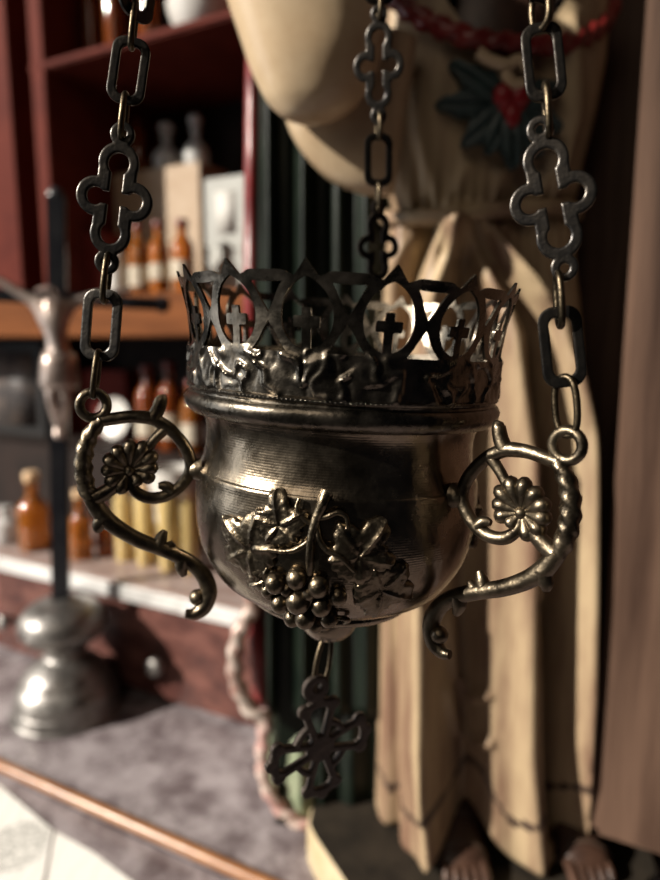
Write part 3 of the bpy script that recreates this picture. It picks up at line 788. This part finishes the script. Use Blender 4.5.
Vt = [(.004, yb, zc-.058), (.001, yb-.003, zc-.034), (-.001, yb-.002, zc-.016), (-.001, yb-.004, zc-.002), (-.006, yb-.010, zc+.010),
      (-.016, yb+.001, zc-.006), (-.040, yb+.003, zc+.008), (-.066, yb+.006, zc+.022), (-.074, yb+.007, zc+.026),
      (.014, yb+.001, zc-.006), (.036, yb+.003, zc+.004), (.062, yb+.006, zc+.010), (.070, yb+.007, zc+.012),
      (-.003, yb-.004, zc-.068), (-.002, yb-.012, zc-.094), (.002, yb-.002, zc-.122), (.002, yb-.009, zc-.134),
      (.011, yb-.004, zc-.068), (.010, yb-.012, zc-.094), (.005, yb-.002, zc-.122), (.005, yb-.009, zc-.134)]
Ed = [(0, 1), (1, 2), (2, 3), (3, 4), (2, 5), (5, 6), (6, 7), (7, 8), (2, 9), (9, 10), (10, 11), (11, 12), (0, 13), (13, 14), (14, 15), (15, 16), (0, 17), (17, 18), (18, 19), (19, 20)]
Rd = [.010, .0095, .0125, .005, .0095, .006, .0045, .0035, .0035, .006, .0045, .0035, .0035, .0078, .0062, .0042, .0036, .0078, .0062, .0042, .0036]
corpus = obj('corpus', skin_body(Vt, Ed, Rd), M['corpus'], crx, None, label='worn metal figure with outstretched arms')
bm = bmesh.new()
loft(bm, [[(.003+a*math.cos(t)*(1+.08*math.sin(5*t)), yb-.003+b*math.sin(t), z) for t in [2*PI*k/24 for k in range(24)]] for a, b, z in ((.0135, .0125, zc-.051), (.016, .0145, zc-.060), (.0175, .0155, zc-.080), (.015, .014, zc-.086))])
obj('loincloth', bm, M['corpus'], corpus, None)

# ================================================================== DESK AND HUTCH (built along U, into V)
desk = thing('secretary_desk', 'dark wooden secretary desk with red painted shelves, small drawers and a narrow ledge', 'desk', (0, 0, 0), (0, 0, DESKROT))
def part(name, lo, hi, m, bev=.0015, parent=None):
    bm = bmesh.new(); box(bm, lo, hi, bev); return obj(name, bm, m, parent or desk, 30)
UL, UR = -1.15, -.262
part('desk_top', (UL, .352, ZD-.022), (.42, .52, ZD), M['desk'])
part('writing_leaf', (UL, -.02, ZD-.022), (.42, .350, ZD-.008), M['desk'])
bm = bmesh.new(); tube(bm, [(UL, .352, ZD-.001), (-.5, .352, ZD-.001), (0, .352, ZD-.001), (.42, .352, ZD-.001)], .0052, 12)
obj('bead_moulding', bm, M['desk_edge'], desk, None)
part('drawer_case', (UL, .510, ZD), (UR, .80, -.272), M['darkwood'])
dw = .238; uk = -.575
for k in range(3):
    a = uk-.5*dw+.004-dw*(k-0.0) if False else -.456+dw/2-dw*k
    d0 = part('drawer', (a-dw+.004, .499, ZD+.006), (a-.004, .511, -.276), M['drawer'], .002)
    bm = bmesh.new(); cx = a-dw/2
    rot = Matrix.Rotation(PI/2, 4, 'X')
    lathe(bm, [tuple(p) for p in cat([(.004, 0), (.0042, .006), (.0085, .011), (.0100, .016), (.0080, .0205), (.0005, .022)], 4)], 24)
    bm.transform(Matrix.Translation((cx, .4995, -.334)) @ rot)
    obj('knob', bm, M['silver'], d0, 50)
a = -.456+dw/2
part('drawer', (a+.004, .499, ZD+.006), (UR-.004, .511, -.276), M['drawer'], .002)
part('ledge', (UL, .488, -.271), (UR, .80, -.252), M['ledge'], .003)
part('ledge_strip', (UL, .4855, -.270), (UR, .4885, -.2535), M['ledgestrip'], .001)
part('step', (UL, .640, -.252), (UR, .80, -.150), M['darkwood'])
part('middle_shelf', (UL, .600, .004), (UR, .80, .055), M['shelfwood'], .002)
part('upper_shelf', (-.73, .600, .324), (UR, .80, .333), M['redpaint'], .002)
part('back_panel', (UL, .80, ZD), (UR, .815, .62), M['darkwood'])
part('side_panel', (-.726, .600, .055), (-.702, .80, .62), M['redpaint'])
part('side_panel', (UL, .600, .055), (-.765, .80, .62), M['redpaint'])
part('side_panel', (UR-.006, .512, -.252), (UR+.014, .80, .62), M['redpaint'])
wl = at_v(640, 500, .5)
bm = bmesh.new(); box(bm, (UR+.016, .502, ZD), (.62, .53, .70)); box(bm, (-.029, .437, -.331), (.62, .5015, .70), .004)
wall = obj('wall_right', bm, M['panelwood']); wall.rotation_euler.z = DESKROT; wall['kind'] = 'structure'

# ------------------------------------------------------------------ bottles and other things on the shelves
def bottle(name, label, px, py, z, hpx, wpx, glass, stop, style='round', lab=None, group=None, fill=None):
    P = at_z(px, py, z) if isinstance(z, float) else z
    dep = P.y*math.cos(PITCH)-P.z*math.sin(PITCH); k = dep/F
    H, W = hpx*k, wpx*k/2
    t = thing(name, label, 'bottle', P, (0, 0, 0), group)
    if style == 'round': pr = [(.001, 0), (W*.92, 0), (W, H*.03), (W, H*.50), (W*.92, H*.57), (W*.50, H*.66), (W*.38, H*.70), (W*.36, H*.84), (W*.44, H*.85), (W*.44, H*.88), (.001, H*.88)]
    elif style == 'tall': pr = [(.001, 0), (W*.94, 0), (W, H*.02), (W, H*.62), (W*.85, H*.70), (W*.46, H*.77), (W*.42, H*.88), (W*.50, H*.885), (W*.50, H*.91), (.001, H*.91)]
    elif style == 'vial': pr = [(.001, 0), (W*.95, 0), (W, H*.02), (W, H*.84), (W*.8, H*.88), (W*.6, H*.90), (W*.6, H*.93), (.001, H*.93)]
    else: pr = [(.001, 0), (W*.6, 0), (W*.9, H*.06), (W, H*.22), (W*.9, H*.36), (W*.45, H*.48), (W*.30, H*.54), (W*.30, H*.66), (W*.45, H*.68), (W*.45, H*.70), (.001, H*.70)]
    bm = bmesh.new(); lathe(bm, pr, 24, cap=False); obj('glass_body', bm, glass, t, 40)
    bm = bmesh.new(); top = pr[-1][1]; rn = pr[-2][0]
    if style == 'decanter':
        lathe(bm, [(.0008, top-H*.02), (rn*.6, top-H*.02), (rn*.5, top+H*.04), (W*.50, top+H*.12), (W*.55, top+H*.18), (W*.35, top+H*.26), (.0008, top+H*.28)], 20, cap=False)
    else: lathe(bm, [(.0008, top), (rn*1.05, top), (rn*1.1, top+(H-top)*.2), (rn*1.1, H*.98), (rn*.95, H), (.0008, H)], 20, cap=False)
    obj('stopper', bm, stop, t, 40)
    if lab:
        bm = bmesh.new(); lathe(bm, [(W*1.012, H*lab[0]), (W*1.012, H*lab[1])], 24, cap=False)
        lb = obj('paper_label', bm, M['label'], t, None)
    return t
zs = .055; GM = 'amber bottles on the middle shelf'
def on_shelf(px, v, z):
    """the point on the level z at desk depth v seen in picture column px"""
    d = ray(px, 440); k = (px-330)/F
    # solve x/f = k with (x, y) = U*u + V*v
    best = None
    lo, hi = -1.6, .4
    for _ in range(60):
        m = (lo+hi)/2; P = uv(m, v, z); f = P.y*math.cos(PITCH)-P.z*math.sin(PITCH)
        if P.x/f < k: lo = m
        else: hi = m
    return uv(lo, v, z)
def hp(P, py):
    """height in px from P up to row py"""
    return proj_y(P)-py
def bot(name, label, px, v, z, top, wpx, *a, **k):
    P = on_shelf(px, v, z); return bottle(name, label, px, 0, P, hp(P, top), wpx, *a, **k)
def box_thing(name, label, catg, px0, px1, v, z, top, depth, m, part_m=None, rz=0):
    A, B = on_shelf(px0, v, z), on_shelf(px1, v, z); W = (B-A).length; k = (A.y*math.cos(PITCH)-A.z*math.sin(PITCH))/F
    Hh = hp((A+B)/2, top)*k
    bm = bmesh.new(); box(bm, (0, 0, 0), (W, depth, Hh), .001)
    o = obj(name, bm, m, None, 30); o.location = A; o.rotation_euler.z = DESKROT
    tag(o, label, catg); return o, W, Hh
# middle shelf
bot('amber_bottle', 'amber bottle with cream label beside the white candle on the middle shelf', 141, .640, zs, 226, 21, M['amber'], M['cap'], 'tall', (.12, .4), GM)
bot('amber_bottle', 'middle amber bottle of the row of three before the tan card box', 161, .640, zs, 224, 20, M['amber'], M['cap'], 'tall', (.2, .42), GM)
bot('amber_bottle', 'amber bottle next to the white printed card, last of its row', 184, .640, zs, 222, 23, M['amber'], M['cap'], 'tall', (.2, .45), GM)
P = on_shelf(118, .640, zs); k = P.length/F
bm = bmesh.new(); lathe(bm, [(.001, 0), (.0125, 0), (.0125, .052), (.009, .056), (.004, .058), (.001, .060)], 24, cap=False)
o = obj('white_candle', bm, M['white'], None, 40); o.location = P; tag(o, 'short white candle on the middle shelf behind the left chain cross', 'candle')
box_thing('red_box', 'small red box at the left end of the middle shelf', 'box', 72, 106, .645, zs, 236, .045, M['redbox'])
box_thing('card_box', 'large tan card box behind the amber bottles', 'box', 66, 203, .705, zs, 186, .06, M['card'])
o, W, Hh = box_thing('printed_card', 'white printed card with a dark square leaning beside the green mantle', 'card', 207, 248, .68, zs, 184, .003, M['cardwhite'])
bm = bmesh.new(); box(bm, (W*.28, -.0006, Hh*.52), (W*.75, .0, Hh*.88)); obj('printed_square', bm, mat('printed_grey', (.30, .29, .27), .6, 0, scale=300, col2=(.5, .48, .45)), o, None)
bm = bmesh.new()
for r in range(7): box(bm, (W*.2, -.0005, Hh*(.08+.05*r)), (W*(.8-.1*(r % 3 == 1)), 0, Hh*(.095+.05*r)))
obj('printed_lines', bm, mat('faint_print', (.50, .49, .46), .6), o, None)
# decanters standing on the card box
dep_ = on_shelf(130, .705, zs); Hb = hp((on_shelf(66, .705, zs)+on_shelf(203, .705, zs))/2, 186)*(on_shelf(66, .705, zs).y*math.cos(PITCH)-zs*math.sin(PITCH))/F
zb2 = zs+Hb
for px, top, w, lb in ((168, 124, 30, 'glass decanter with round stopper on the tan card box, nearer its middle'), (203, 116, 26, 'taller glass decanter at the end of the tan card box near the white card')):
    bot('glass_decanter', lb, px-6 if px > 200 else px, .735, zb2, top, w, M['clear'], M['clear'], 'decanter', group='decanters on the card box')
bot('glass_jar', 'small frosted white jar on the tan card box behind the chain cross', 96, .735, zb2, 146, 26, M['white'], M['clear'], 'round')
bot('dark_vial', 'small dark vial between the white jar and the decanters', 140, .735, zb2, 122, 16, M['darkamber'], M['cap'], 'vial')
# upper shelf
for px, w, lb in ((94, 15, 'slim dark bottle on the upper shelf nearest the side panel'), (116, 19, 'dark bottle on the upper shelf behind the left chain'), (150, 22, 'broad dark bottle on the upper shelf beside the pale bowl')):
    bot('dark_bottle', lb, px, .66, .333, -40, w, M['darkamber'], M['cap'], 'tall', group='dark bottles on the upper shelf')
P = on_shelf(205, .66, .333)
bm = bmesh.new(); lathe(bm, [tuple(p) for p in cat([(.001, 0), (.016, 0), (.024, .006), (.036, .022), (.042, .040), (.040, .041), (.033, .024), (.02, .010), (.001, .008)], 4)], 40, cap=False)
o = obj('pale_bowl', bm, M['white'], None, 50); o.location = P; tag(o, 'pale china bowl on the upper shelf by the big sleeve', 'bowl')
# step behind the ledge
z1 = -.150
fr, W, Hh = box_thing('framed_picture', 'small dark framed picture standing at the far left of the lower niche', 'picture', -12, 46, .70, z1, 346, .012, M['frame'])
bm = bmesh.new(); box(bm, (W*.12, -.001, Hh*.1), (W*.88, .0, Hh*.9)); obj('picture_sheet', bm, M['picture'], fr, None)
box_thing('red_book', 'dark red book standing between the framed picture and the crucifix figure', 'book', 30+18, 62, .72, z1, 368, .03, M['redbox'])
box_thing('brown_red_box', 'brownish red box behind the left handle ring and white plate', 'box', 76, 128, .755, z1, 372, .03, M['redbox'])
P = on_shelf(116, .735, z1)
bm = bmesh.new(); lathe(bm, [(.001, .004), (.018, .004), (.024, .006), (.031, .009), (.0315, .0075), (.024, .003), (.018, 0), (.001, 0)], 40, cap=False)
bm.transform(Matrix.Rotation(math.radians(80), 4, 'X')); bm.transform(Matrix.Translation((0, .004, .0315)))
o = obj('white_plate', bm, M['white'], None, 50); o.location = P; o.rotation_euler.z = DESKROT; tag(o, 'small white plate leaning upright against the red box', 'plate')
GB = 'dark amber bottles in the lower niche'
bot('brown_bottle', 'dark amber bottle behind the curl of the left handle', 150, .70, z1, 366, 24, M['darkamber'], M['cap'], 'tall', (.15, .4), GB)
bot('brown_bottle', 'dark amber bottle with a reddish cap close to the lamp rim', 172, .70, z1, 362, 24, M['darkamber'], M['cap'], 'tall', (.15, .42), GB)
bot('brown_bottle', 'amber bottle half hidden behind the bowl of the lamp', 194, .69, z1, 380, 22, M['amber'], M['cap'], 'tall', (.15, .42), GB)
# ledge
zl = -.252
bot('cork_bottle', 'amber bottle with pale cork at the left end of the ledge', 36, .525, zl, 470, 30, M['amber'], M['stopper'], 'round', None)
bot('clear_bottle', 'squat clear glass bottle on the ledge left of the amber cork bottle', 8, .530, zl, 505, 30, M['clear'], M['clear'], 'round')
bot('tiny_bottle', 'small amber bottle on the ledge just right of the crucifix post', 82, .525, zl, 488, 22, M['amber'], M['stopper'], 'round')
for px, top, w, g_, st, lb in ((106, 500, 17, M['darkamber'], M['cap'], 'brown vial at the left of the vials on the ledge'), (126, 486, 18, M['yellowglass'], M['stopper'], 'yellow oil vial on the ledge next to the brown vial'),
                      (147, 482, 19, M['yellowglass'], M['stopper'], 'yellow oil vial in the middle of the ledge row'), (170, 484, 20, M['yellowglass'], M['white'], 'yellow oil vial with white cap on the ledge'),
                      (190, 490, 18, M['yellowglass'], M['stopper'], 'yellow oil vial on the ledge nearest the lamp bowl')):
    bot('oil_vial', lb, px, .545, zl, top, w, g_, st, 'vial', None, 'oil vials on the ledge')
P = on_shelf(176, .605, zl)
bm = bmesh.new(); lathe(bm, [tuple(p) for p in cat([(.001, 0), (.020, 0), (.03, .02), (.044, .06), (.048, .10), (.046, .101), (.04, .06), (.026, .02), (.001, .006)], 4)], 40, cap=False)
o = obj('white_bowl', bm, M['white'], None, 50); o.location = P; o.scale = (.62, .62, .95); tag(o, 'tall white china bowl behind the yellow vials on the ledge', 'bowl')

# ------------------------------------------------------------------ leaflet at the lower left
ZW = ZD-.008
org = at_z(0, 830, ZW)
leaf = thing('printed_leaflet', 'white printed leaflet with an oval engraving on the lower left of the desk', 'leaflet', org)
def page(poly, z, m, name='page'):
    bm = bmesh.new(); P = [at_z(x, y, ZW)-org for x, y in poly]
    vs = [bm.verts.new((p.x, p.y, z)) for p in P]; f = bm.faces.new(vs)
    if f.normal.z < 0: f.normal_flip()
    ret = bmesh.ops.extrude_face_region(bm, geom=[f])
    for v in ret['geom']:
        if isinstance(v, bmesh.types.BMVert): v.co.z += .0005
    bmesh.ops.recalc_face_normals(bm, faces=bm.faces)
    return obj(name, bm, m, leaf, 30)
oc = at_z(16, 848, ZW)-org; ox = (at_z(50, 848, ZW)-at_z(16, 848, ZW)).length; oy = (at_z(16, 824, ZW)-at_z(16, 848, ZW)).length
paper1 = ink_material('engraved_paper', (.78, .76, .72), (.30, .30, .28), oc.x, oc.y, ox, oy)
paper2 = ink_material('plain_printed_paper', (.78, .76, .72), (.45, .44, .42), 5, 5, .01, .01)
page([(50, 829), (92, 852), (135, 884), (150, 930), (20, 960), (-60, 900)], .0002, paper2)
page([(-190, 730), (-60, 758), (0, 787), (53, 832), (44, 880), (20, 950), (-220, 950)], .0012, paper1)

# ================================================================== LIGHT, WORLD, CAMERA
w = bpy.data.worlds.new('room'); SC.world = w; w.use_nodes = True
nt = w.node_tree; bg = nt.nodes['Background']
tc = nt.nodes.new('ShaderNodeTexCoord'); sx = nt.nodes.new('ShaderNodeSeparateXYZ'); nt.links.new(tc.outputs['Generated'], sx.inputs[0])
rp = nt.nodes.new('ShaderNodeValToRGB'); mr = nt.nodes.new('ShaderNodeMapRange')
mr.inputs['From Min'].default_value = -1; mr.inputs['From Max'].default_value = 1
nt.links.new(sx.outputs['X'], mr.inputs['Value']); nt.links.new(mr.outputs['Result'], rp.inputs['Fac'])
e = rp.color_ramp.elements
e[0].position = 0; e[0].color = (.07, .07, .07, 1); e[1].position = 1; e[1].color = (.004, .0055, .009, 1)
x = e.new(.35); x.color = (.012, .0105, .0095, 1)
nt.links.new(rp.outputs['Color'], bg.inputs['Color']); bg.inputs['Strength'].default_value = 1.0

def sun_dir(az, el):          # from the left, a little from the camera's side
    a, b = math.radians(az), math.radians(el)
    return Vector((-math.cos(a)*math.cos(b), -math.sin(a)*math.cos(b), math.sin(b)))
sl = bpy.data.lights.new('sun', 'SUN'); sl.energy = 9.0; sl.angle = math.radians(1.5); sl.color = (1, .93, .82)
so = bpy.data.objects.new('sun', sl); C.objects.link(so); so.rotation_euler = sun_dir(21, 27).to_track_quat('Z', 'Y').to_euler()
def area(name, loc, target, sx_, sy_, energy, col):
    al = bpy.data.lights.new(name, 'AREA'); al.shape = 'RECTANGLE'; al.size = sx_; al.size_y = sy_; al.energy = energy; al.color = col
    ao = bpy.data.objects.new(name, al); C.objects.link(ao); ao.location = loc
    ao.rotation_euler = (Vector(loc)-Vector(target)).to_track_quat('Z', 'Y').to_euler()
area('window_daylight', (-1.35, .34, .16), (0, .25, -.05), .6, .9, 4.2, (.92, .96, 1))
area('warm_fill', (-.55, -.62, .85), (.16, .45, -.15), .7, .7, 2.5, (1, .84, .66))  # added warm fill lamp, high front-left, lifting the robe and right panel

cam = bpy.data.cameras.new('camera'); co = bpy.data.objects.new('camera', cam); C.objects.link(co)
cam.sensor_fit = 'VERTICAL'; cam.sensor_height = 36; cam.lens = 36*F/880; cam.clip_start = .01
co.location = (0, 0, 0); co.rotation_euler = (PI/2-PITCH, 0, 0)
cam.dof.use_dof = True; cam.dof.focus_distance = .182; cam.dof.aperture_fstop = 27/4.0
SC.camera = co
vs = SC.view_settings; vs.view_transform = 'Standard'; vs.look = 'None'; vs.gamma = 1; vs.use_curve_mapping = False; vs.exposure = 0
SC.cycles.use_denoising = True
SC.cycles.max_bounces = 10; SC.cycles.transmission_bounces = 8; SC.cycles.caustics_reflective = False; SC.cycles.caustics_refractive = False
